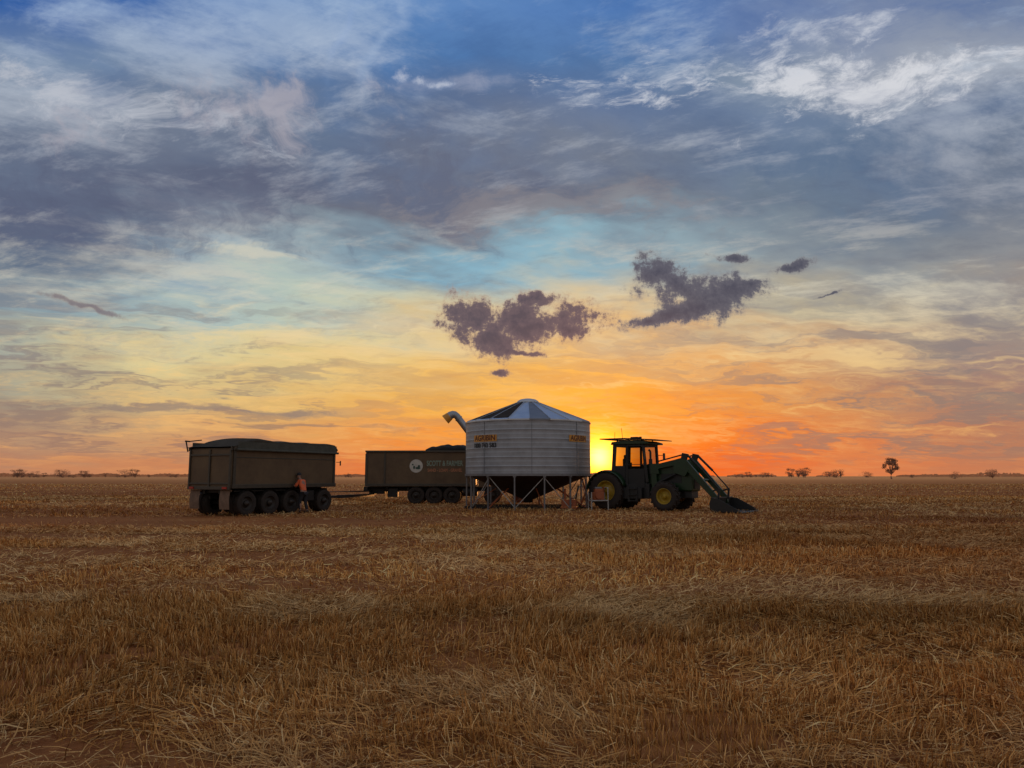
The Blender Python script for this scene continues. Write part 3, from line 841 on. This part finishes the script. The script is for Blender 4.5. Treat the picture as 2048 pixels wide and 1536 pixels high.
# ------------------------------------------------------------------ tractor
TC = root('tractor', (5.145, 36.78, 0), math.radians(-35), 'green farm tractor with yellow rims, canopy and lowered front loader', 'tractor')
def tractor_wheel(Rr, Wd, rim, lugs, parent):
    h = MB().lathe([(.001, -.16), (.10, -.16), (.12, -.10), (.12, .05)], 20, 'Y')
    for i in range(8):
        a = i * math.pi / 4
        h.cyl((.085 * math.cos(a), -.18, .085 * math.sin(a)), (.085 * math.cos(a), -.15, .085 * math.sin(a)), .012, n=6)
    h = h.obj('wheel', m_yellow, parent)
    t = MB(); Rb = Rr - .035; w2 = Wd / 2
    t.lathe([(rim - .01, -w2 * .72), (rim + .05, -w2 * .88), ((rim + Rb) / 2, -w2), (Rb - .06, -w2 * .95), (Rb - .01, -w2 * .78), (Rb, -w2 * .4), (Rb, 0),
             (Rb, w2 * .4), (Rb - .01, w2 * .78), (Rb - .06, w2 * .95), ((rim + Rb) / 2, w2), (rim + .05, w2 * .88), (rim - .01, w2 * .72)], 56, 'Y')
    for i in range(lugs):
        a = 2 * math.pi * i / lugs
        for sgn in (-1, 1):
            aa = a + (math.pi / lugs if sgn > 0 else 0)
            rot = Matrix.Rotation(-aa, 3, 'Y') @ Matrix.Rotation(sgn * .75, 3, 'X')
            cpos = Vector(((Rb + .005) * math.cos(aa), sgn * w2 * .48, (Rb + .005) * math.sin(aa)))
            t.box(cpos, (.06, w2 * 1.15, .055), 0, rot)
    t.obj('tyre', m_rubber, h)
    MB().lathe([(rim, -w2 * .74), (rim + .02, -w2 * .80), (rim - .02, -w2 * .70), (rim - .05, -w2 * .35), (rim - .06, -.02), (rim * .6, .03), (rim * .45, -.03), (.12, -.06), (.001, -.06)], 40, 'Y').obj('rim', m_yellow, h)
    return h
w = tractor_wheel(.90, .52, .47, 22, TC); w.location = (0, -.95, .90); dup(w, TC, (0, .95, .90), math.pi)
w = tractor_wheel(.68, .44, .35, 18, TC); w.location = (2.95, -.92, .68); dup(w, TC, (2.95, .92, .68), math.pi)
b = MB()
b.box((1.3, 0, .95), (3.2, .55, .6)); b.box((3.0, 0, .8), (1.3, .5, .45))
b.cyl((0, -.8, .87), (0, .8, .87), .16); b.box((2.95, 0, .66), (.2, 1.6, .2))
b.box((3.85, 0, .85), (.35, .8, .5)); b.box((-.45, 0, .75), (.5, .5, .4))
for sgn in (-1, 1):
    b.beam((-.6, sgn * .35, .6), (-1.2, sgn * .4, .45), .07)
    b.box((1.25, sgn * .80, .80), (1.1, .36, .52))
b.box((1.5, 0, .9), (1.2, 1.5, .7))
b.obj('chassis', m_black, TC, bevel=.02)
b = MB()
b.prism([(1.86, 1.1), (1.86, 2.18), (2.6, 2.17), (3.4, 2.10), (3.95, 1.93), (4.14, 1.60), (4.10, .90), (2.6, .95)], -.52, .52)
b.obj('bonnet', m_green, TC, bevel=.07)
MB().box((4.13, 0, 1.28), (.03, .62, .5)).obj('grille', m_black, TC)
for sgn in (-1, 1): MB().box((3.1, sgn * .525, 1.5), (1.0, .02, .42)).obj('side_grille', m_black, TC)
for sgn in (-1, 1): MB().box((4.09, sgn * .28, 1.70), (.06, .2, .10)).obj('headlight', m_lamp, TC, bevel=.01)
for sgn in (-1, 1):
    b = MB()
    us = [math.radians(k) for k in range(15, 176, 10)]
    b.grid(us, [0, .25, .75, 1], lambda u, v: (1.02 * math.cos(u), sgn * (.60 + v * .62), .90 + (1.00 - (.05 if v in (0, 1) else 0)) * math.sin(u)))
    b.grid(us, [0, 1], lambda u, v: ((1.02 - .5 * v) * math.cos(u), sgn * .60, .90 + (.95 - .5 * v) * math.sin(u)))
    o = b.obj('fender', m_green, TC); so_ = o.modifiers.new('s', 'SOLIDIFY'); so_.thickness = .04
b = MB()
P = {}
for sgn in (-1, 1):
    yb, yt = sgn * .82, sgn * .76
    P['rb', sgn] = (.25, yb, 1.50); P['rt', sgn] = (.34, yt, 3.10)
    P['mb', sgn] = (.95, yb, 1.15); P['mt', sgn] = (1.0, yt, 3.10)
    P['fb', sgn] = (1.95, sgn * .66, 1.30); P['ft', sgn] = (1.82, yt * .98, 3.10)
    b.beam(P['rb', sgn], P['rt', sgn], .14, .18); b.beam(P['mb', sgn], P['mt', sgn], .09, .13); b.beam(P['fb', sgn], P['ft', sgn], .10, .14)
    b.beam(P['rb', sgn], (.95, yb, 1.45), .07, .10); b.beam((.95, yb, 1.05), (1.95, sgn * .66, 1.15), .08, .30)
    b.beam(P['rt', sgn], P['ft', sgn], .10, .20)
    b.beam((1.02, sgn * .80, 2.15), (1.80, sgn * .72, 2.15), .03, .03)
b.beam(P['rt', -1], P['rt', 1], .10, .20); b.beam(P['ft', -1], P['ft', 1], .10, .20); b.beam((1.93, -.66, 1.9), (1.93, .66, 1.9), .06, .1)
b.box((1.1, 0, 1.1), (1.6, 1.5, .12)); b.box((.32, 0, 1.62), (.08, 1.5, .8)); b.box((1.88, 0, 1.55), (.08, 1.2, .85))
for sgn in (-1, 1): b.box((.62, sgn * .81, 1.76), (.66, .03, .66))
for sgn in (-1, 1): b.box((1.4, sgn * .76, 1.50), (.95, .03, .90))
b.box((1.62, 0, 2.0), (.25, .5, .25)); b.box((.95, -.5, 1.75), (.55, .18, .45)); b.box((1.0, -.55, 2.1), (.2, .15, .3))
b.obj('cab', m_black, TC, bevel=.012)
def win(a, b1, c, d):
    MB().add([a, b1, c, d], [(0, 1, 2, 3)]).obj('window', m_glass, TC)
for sgn in (-1, 1):
    win((.34, sgn * .82, 2.09), (.92, sgn * .82, 2.09), (.96, sgn * .765, 3.02), (.40, sgn * .765, 3.02))
    win((1.0, sgn * .79, 1.95), (1.86, sgn * .70, 1.95), (1.78, sgn * .75, 3.02), (1.03, sgn * .765, 3.02))
win((1.90, -.62, 1.98), (1.90, .62, 1.98), (1.82, .70, 3.02), (1.82, -.70, 3.02))
win((.32, -.76, 2.03), (.32, .76, 2.03), (.34, .72, 3.02), (.34, -.72, 3.02))
b = MB()
b.prism([(.15, 3.10), (.22, 3.24), (.9, 3.30), (1.8, 3.28), (2.12, 3.19), (2.14, 3.10)], -.88, .88)
b.obj('cab_roof', m_green, TC, bevel=.03)
b = MB()
b.prism([(-.40, 3.37), (-.38, 3.42), (1.0, 3.42), (2.55, 3.31), (2.56, 3.27), (1.0, 3.365)], -.95, .95)
for x in (.4, 1.7):
    for sgn in (-1, 1): b.beam((x, sgn * .6, 3.2), (x, sgn * .6, 3.36), .05)
b.obj('canopy', m_dark, TC)
MB().box((1.05, 0, 3.46), (.35, .3, .08)).obj('guidance_receiver', m_dark, TC, bevel=.01)
MB().cyl((1.3, .1, 3.39), (1.3, .1, 3.51), .06).obj('beacon', m_dark, TC)
MB().cyl((.15, .5, 3.37), (.05, .55, 4.0), .012, n=6).obj('antenna', m_dark, TC)
MB().cyl((.1, -.3, 3.37), (.12, -.3, 3.75), .01, n=6).obj('antenna', m_dark, TC)
for sgn in (-1, 1):
    b = MB().beam((1.8, sgn * .75, 2.6), (2.05, sgn * 1.12, 2.62), .03)
    b.box((2.05, sgn * 1.14, 2.55), (.05, .2, .34))
    b.obj('mirror', m_black, TC, bevel=.01)
b = MB().box((.78, 0, 1.5), (.5, .5, .14)).box((.55, 0, 1.98), (.14, .52, .92)).box((.53, 0, 2.52), (.1, .28, .22)).box((.78, 0, 1.3), (.3, .3, .3))
b.obj('seat', m_black, TC, bevel=.04)
b = MB().cyl((1.75, 0, 1.5), (1.5, 0, 2.10), .035)
for i in range(16):
    a0, a1 = i * math.pi / 8, (i + 1) * math.pi / 8
    f = lambda a: Vector((1.49 + .1 * math.cos(a), .2 * math.sin(a), 2.12 + .16 * math.cos(a)))
    b.beam(f(a0), f(a1), .025)
b.obj('steering_wheel', m_black, TC)
b = MB().cyl((2.12, -.60, 1.6), (2.12, -.60, 2.75), .05, n=14).cyl((2.12, -.60, 1.7), (2.12, -.60, 2.4), .085, n=14)
b.cyl((2.12, -.60, 2.75), (2.04, -.60, 2.84), .05, n=14)
b.obj('exhaust_pipe', m_black, TC)
b = MB()
for k in range(3): b.box((1.35, -1.0, .45 + k * .28), (.4, .2, .04))
b.beam((1.15, -1.0, .4), (1.15, -1.0, 1.1), .03, .1); b.beam((1.55, -1.0, .4), (1.55, -1.0, 1.1), .03, .1)
b.obj('step', m_black, TC)
for sgn in (-1, 1):
    y = sgn * .64
    b = MB()
    b.beam((2.35, y, .8), (2.30, y, 1.95), .14, .26); b.box((2.35, sgn * .49, .9), (.5, .3, .3)); b.prism([(2.15, 1.70), (2.15, 2.18), (2.52, 2.18), (2.58, 1.70)], y - .08, y + .08)
    b.obj('loader_mast', m_green, TC, bevel=.01)
    b = MB()
    b.prism([(2.25, 1.96), (2.3, 2.12), (3.66, 2.42), (3.92, 2.34), (5.30, .74), (5.36, .42), (5.24, .34), (5.05, .66), (3.74, 2.06), (3.58, 2.14), (2.35, 1.90)], y - .07, y + .07)
    b.prism([(3.30, 1.76), (3.30, 2.24), (3.78, 2.30), (4.06, 1.90), (3.84, 1.58)], y - .085, y + .085)
    b.obj('loader_arm', m_green, TC, bevel=.01)
    b = MB()
    b.cyl((2.4, y, 1.25), (3.2, y, 1.62), .065, n=12).cyl((3.2, y, 1.62), (3.75, y, 1.86), .035, n=12)
    b.cyl((3.96, y, 2.56), (4.66, y, 1.86), .055, n=12).cyl((4.66, y, 1.86), (5.42, y, 1.00), .032, n=12)
    b.beam((2.5, y, 2.28), (3.75, y, 2.58), .05, .06); b.prism([(3.64, 2.34), (3.72, 2.66), (4.02, 2.60), (3.90, 2.26)], y - .04, y + .04)
    b.beam((5.40, y, 1.04), (5.34, y, .56), .06, .08); b.beam((4.95, y, .90), (5.42, y, 1.03), .05, .07)
    b.obj('hydraulic_cylinder', m_black, TC)
MB().cyl((4.50, -.64, 1.42), (4.50, .64, 1.42), .07, n=14).obj('cross_tube', m_green, TC)
b = MB()
bp_ = [(5.22, .64), (5.14, .40), (5.18, .13), (5.36, .03), (6.58, .02), (6.58, .05), (5.46, .08), (5.28, .18), (5.26, .40), (5.32, .62)]
b.prism(bp_, -1.25, 1.25)
for sgn in (-1, 1): b.prism([(5.24, .64), (5.16, .40), (5.20, .13), (5.36, .05), (6.54, .05), (6.25, .24), (5.58, .60)], sgn * 1.25 - .015, sgn * 1.25 + .015)
b.box((5.28, 0, .64), (.14, 2.5, .06))
b.obj('bucket', m_black, TC, bevel=.006)

# ------------------------------------------------------------------ person
m_skin = make_mat('skin', (.30, .16, .11), .55, 0, .1, 10)
m_hivis = make_mat('hi_vis_orange', (.72, .14, .045), .7, 0, .15, 8)
m_navy = make_mat('navy_cloth', (.02, .02, .025), .85, 0, .2, 8)
m_boot = make_mat('boot_leather', (.05, .03, .02), .7, 0, .2, 8)
def skin(name, verts, edges, radii, mat, parent, sub=2):
    me = bpy.data.meshes.new(name); me.from_pydata(verts, edges, [])
    o = bpy.data.objects.new(name, me); COL.objects.link(o); o.parent = parent
    md = o.modifiers.new('Skin', 'SKIN'); md.use_smooth_shade = True
    sv = me.skin_vertices[0].data
    for i, r in enumerate(radii):
        sv[i].radius = (r, r) if not isinstance(r, tuple) else r
        sv[i].use_root = (i == 0)
    ss = o.modifiers.new('Sub', 'SUBSURF'); ss.levels = sub; ss.render_levels = sub
    me.materials.append(mat)
    return o
PS = root('person', (-9.08, 32.58, 0), math.atan2(.46, -.888), 'person in orange work shirt and dark trousers leaning at trailer side', 'person')
V = []; E = []; RD = []
def node(p, r, par=None):
    V.append(p); RD.append(r)
    if par is not None: E.append((par, len(V) - 1))
    return len(V) - 1
pel = node((0, 0, .93), (.13, .10)); sp1 = node((.06, 0, 1.10), (.125, .095), pel); ch = node((.15, 0, 1.29), (.145, .10), sp1)
nk0 = node((.215, 0, 1.42), (.09, .08), ch); nk = node((.255, 0, 1.49), .052, nk0); jaw = node((.295, 0, 1.55), (.062, .068), nk)
hd = node((.31, 0, 1.615), (.075, .088), jaw); ht = node((.305, 0, 1.685), (.06, .07), hd)
nose = node((.40, 0, 1.585), .012, hd)
for sg in (-1, 1):
    ear = node((.30, sg * .082, 1.605), .014, hd)
    hp = node((0, sg * .095, .86), .095, pel); kn = node((.05 + .05 * sg, sg * .12, .48), .058, hp); cf = node((.0 + .03 * sg, sg * .125, .33), .055, kn)
    an = node((-.03 + .08 * sg, sg * .13, .09), .038, cf); toe = node((.14 + .08 * sg, sg * .15, .035), .035, an)
    sh = node((.16, sg * .185, 1.38), .058, ch); el = node((.22, sg * .27, 1.14), .042, sh); wr = node((.38, sg * .21, 1.21), .027, el)
    pm = node((.43, sg * .20, 1.235), (.03, .018), wr)
    for k, (dy_, ln) in enumerate([(-.028, .055), (-.010, .065), (.010, .062), (.026, .05)]):
        fa = node((.45 + ln * .45, sg * .20 + dy_, 1.245), .009, pm); node((.45 + ln * .7, sg * .20 + dy_, 1.225), .008, fa)
    t1 = node((.425, sg * .20 - sg * .04, 1.25), .010, pm); node((.45, sg * .20 - sg * .05, 1.24), .009, t1)
skin('body', V, E, RD, m_skin, PS)
def sub_skin(name, pts, mat, sub=2):
    V_ = [p for p, r, par in pts]; E_ = [(par, i) for i, (p, r, par) in enumerate(pts) if par is not None]; R_ = [r for p, r, par in pts]
    return skin(name, V_, E_, R_, mat, PS, sub)
sub_skin('shirt', [((.06, 0, 1.10), (.15, .115), None), ((0, 0, .94), (.155, .12), 0), ((.15, 0, 1.29), (.17, .12), 0), ((.215, 0, 1.43), (.10, .085), 2),
                   ((.16, .19, 1.38), .078, 2), ((.21, .262, 1.17), .062, 4), ((.30, .24, 1.175), .048, 5), ((.16, -.19, 1.38), .078, 2), ((.21, -.262, 1.17), .062, 7), ((.30, -.24, 1.175), .048, 8)], m_hivis)
sub_skin('trousers', [((0, 0, .93), (.150, .12), None), ((0, .10, .84), .112, 0), ((.10, .12, .48), .078, 1), ((.05, .13, .14), .062, 2),
                      ((0, -.10, .84), .112, 0), ((.0, -.12, .48), .078, 4), ((-.10, -.13, .14), .062, 5)], m_navy)
for sg in (-1, 1):
    sub_skin('boot', [((-.03 + .08 * sg, sg * .13, .16), .058, None), ((-.04 + .08 * sg, sg * .13, .055), .055, 0), ((.15 + .08 * sg, sg * .15, .04), .042, 1)], m_boot)
b = MB().lathe([(.001, .10), (.05, .095), (.085, .06), (.098, 0), (.098, -.02)], 24, c=(.30, 0, 1.66))
b.add([(.365, -.07, 1.66), (.465, -.05, 1.64), (.485, 0, 1.635), (.465, .05, 1.64), (.365, .07, 1.66)], [(0, 1, 2, 3, 4)])
b.obj('cap', m_navy, PS)

# ------------------------------------------------------------------ trees
m_bark = make_mat('bark', (.24, .14, .10), .9, 0, .3, 6)
m_leaf = make_mat('hazed_gum_foliage', (.29, .165, .11), .9, 0, .3, .35, spec=.1)  # horizon haze mixed into the leaf colour, lighter and browner
def tree_mesh(seed, H, Wd, leaves, base):
    rs = random.Random(seed)
    tr_ = MB(); lf = MB()
    cl = []
    for i in range(rs.randint(14, 19)):
        a = rs.uniform(0, 6.28); rr = math.sqrt(rs.random()) * Wd * .42
        zt = rs.random()
        z = H * (base + (1 - base) * (.12 + .80 * zt)) * 1.0
        rr *= math.sqrt(max(.12, 1 - abs(zt - .42) * 1.3))
        cl.append((Vector((rr * math.cos(a), rr * math.sin(a), z)), rs.uniform(.08, .17) * Wd))
    fork = Vector((rs.uniform(-.03, .03) * H, 0, H * base * .8))
    tr_.path([(0, 0, 0), fork * .5 + Vector((.02 * H, 0, 0)), fork], [H * .035, H * .027, H * .024], 8)
    for p, r in cl:
        m_ = (fork + p) / 2 + Vector((rs.uniform(-1, 1), rs.uniform(-1, 1), -.3)) * H * .03
        tr_.path([fork, m_, p], [H * .016, H * .010, H * .004], 6)
    ls = H * .026
    tot = sum(r * r for _, r in cl)
    for p0, cr in cl:
        for k in range(int(leaves * cr * cr / tot)):
            v = Vector((rs.gauss(0, 1), rs.gauss(0, 1), rs.gauss(0, 1))).normalized() * (rs.random() ** .45) * cr
            p = p0 + Vector((v.x, v.y, v.z * .75))
            if p.z < H * base * .5: continue
            u = Vector((rs.gauss(0, 1), rs.gauss(0, 1), rs.gauss(0, 1))).normalized() * ls * rs.uniform(.5, 1.3)
            w_ = Vector((rs.gauss(0, 1), rs.gauss(0, 1), rs.gauss(0, 1))).normalized() * ls * rs.uniform(.4, .9)
            lf.add([p - u, p + w_, p + u, p - w_], [(0, 1, 2, 3)])
    return tr_, lf
protos = []
for i, (H, Wd, lv, bs) in enumerate([(12, 11, 2300, .26), (9, 14, 1500, .10), (8, 10, 1200, .14), (5, 12, 1500, .02), (7, 6, 900, .12), (7, 10, 1300, .12)]):
    t_, l_ = tree_mesh(40 + i, H, Wd, lv, bs)
    protos.append((H, t_, l_, [None]))
def plant(k, dist, h, pi, label, group=None, name='gum_tree'):
    H, t_, l_, cache = protos[pi]
    e = root(name, (k * dist, dist, 0), random.uniform(0, 6.28), label, 'tree', group)
    s = h / H; sx = s * random.uniform(.9, 1.7) if group else s
    e.scale = (sx, sx, s)
    if cache[0] is None:
        a = t_.obj('trunk', m_bark, e); c_ = l_.obj('crown', m_leaf, e); cache[0] = (a, c_)
    else:
        for o in cache[0]:
            n_ = o.copy(); COL.objects.link(n_); n_.parent = e
    return e
plant(.509, 430, 12.2, 0, 'lone round-crowned gum tree on bare horizon')
plant(.645, 450, 6.4, 5, 'small spreading gum tree near a low bush')
plant(.594, 450, 4.0, 3, 'low wide bush standing alone in paddock')
rs = random.Random(23)
far = []
for k0, k1, cnt, h0, h1 in [(-.70, -.60, 13, 3.5, 11), (-.60, -.50, 11, 3, 9), (-.49, -.45, 5, 3.5, 8), (.295, .355, 9, 3.5, 8.5), (.362, .402, 6, 7, 12), (.415, .452, 5, 7, 11.5), (.46, .48, 2, 5, 8),
                            (-.235, -.195, 4, 3, 6), (.52, .58, 2, 3, 4.5), (-.44, -.30, 5, 2.5, 4.5)]:
    for i in range(cnt):
        k = rs.uniform(k0, k1)
        far.append((k, rs.uniform(740, 1000), h0 + (h1 - h0) * rs.random() ** 1.6))
for i, (k, d, h) in enumerate(far):
    plant(k, d, h, rs.choice([1, 2, 4, 1, 3, 3]), 'dark distant paddock tree on the hazy horizon', 'scattered trees along the horizon', 'paddock_tree')
b = MB()
m_wood = make_mat('distant_wood', (.60, .30, .16), .9, 0, .2, .05, spec=.05)  # pale orange base colour carries the haze over the belt
for i in range(12000):
    k = rs.uniform(-1.1, 1.1); d = rs.uniform(1800, 2600)
    env = math.sin(k * 9 + 1.2) + .6 * math.sin(k * 23) + .4 * math.sin(k * 57 + 2) + .3 * math.sin(k * 171)
    if env < -.7: continue
    h = (4.5 + 3.4 * env) * rs.random()
    p = Vector((k * d, d, max(.5, h))); r = rs.uniform(2, 4.5)
    b.add([p + Vector((-r, 0, -r * .5)), p + Vector((r, 0, -r * .5)), p + Vector((r * .4, 1, r * .5)), p + Vector((-r * .5, 0, r * .4))], [(0, 1, 2, 3)])
o = b.obj('distant_woodland', m_wood)
o['kind'] = 'stuff'; o['label'] = 'thin hazy belt of woodland along the horizon'; o['category'] = 'woodland'
print('straws', N)
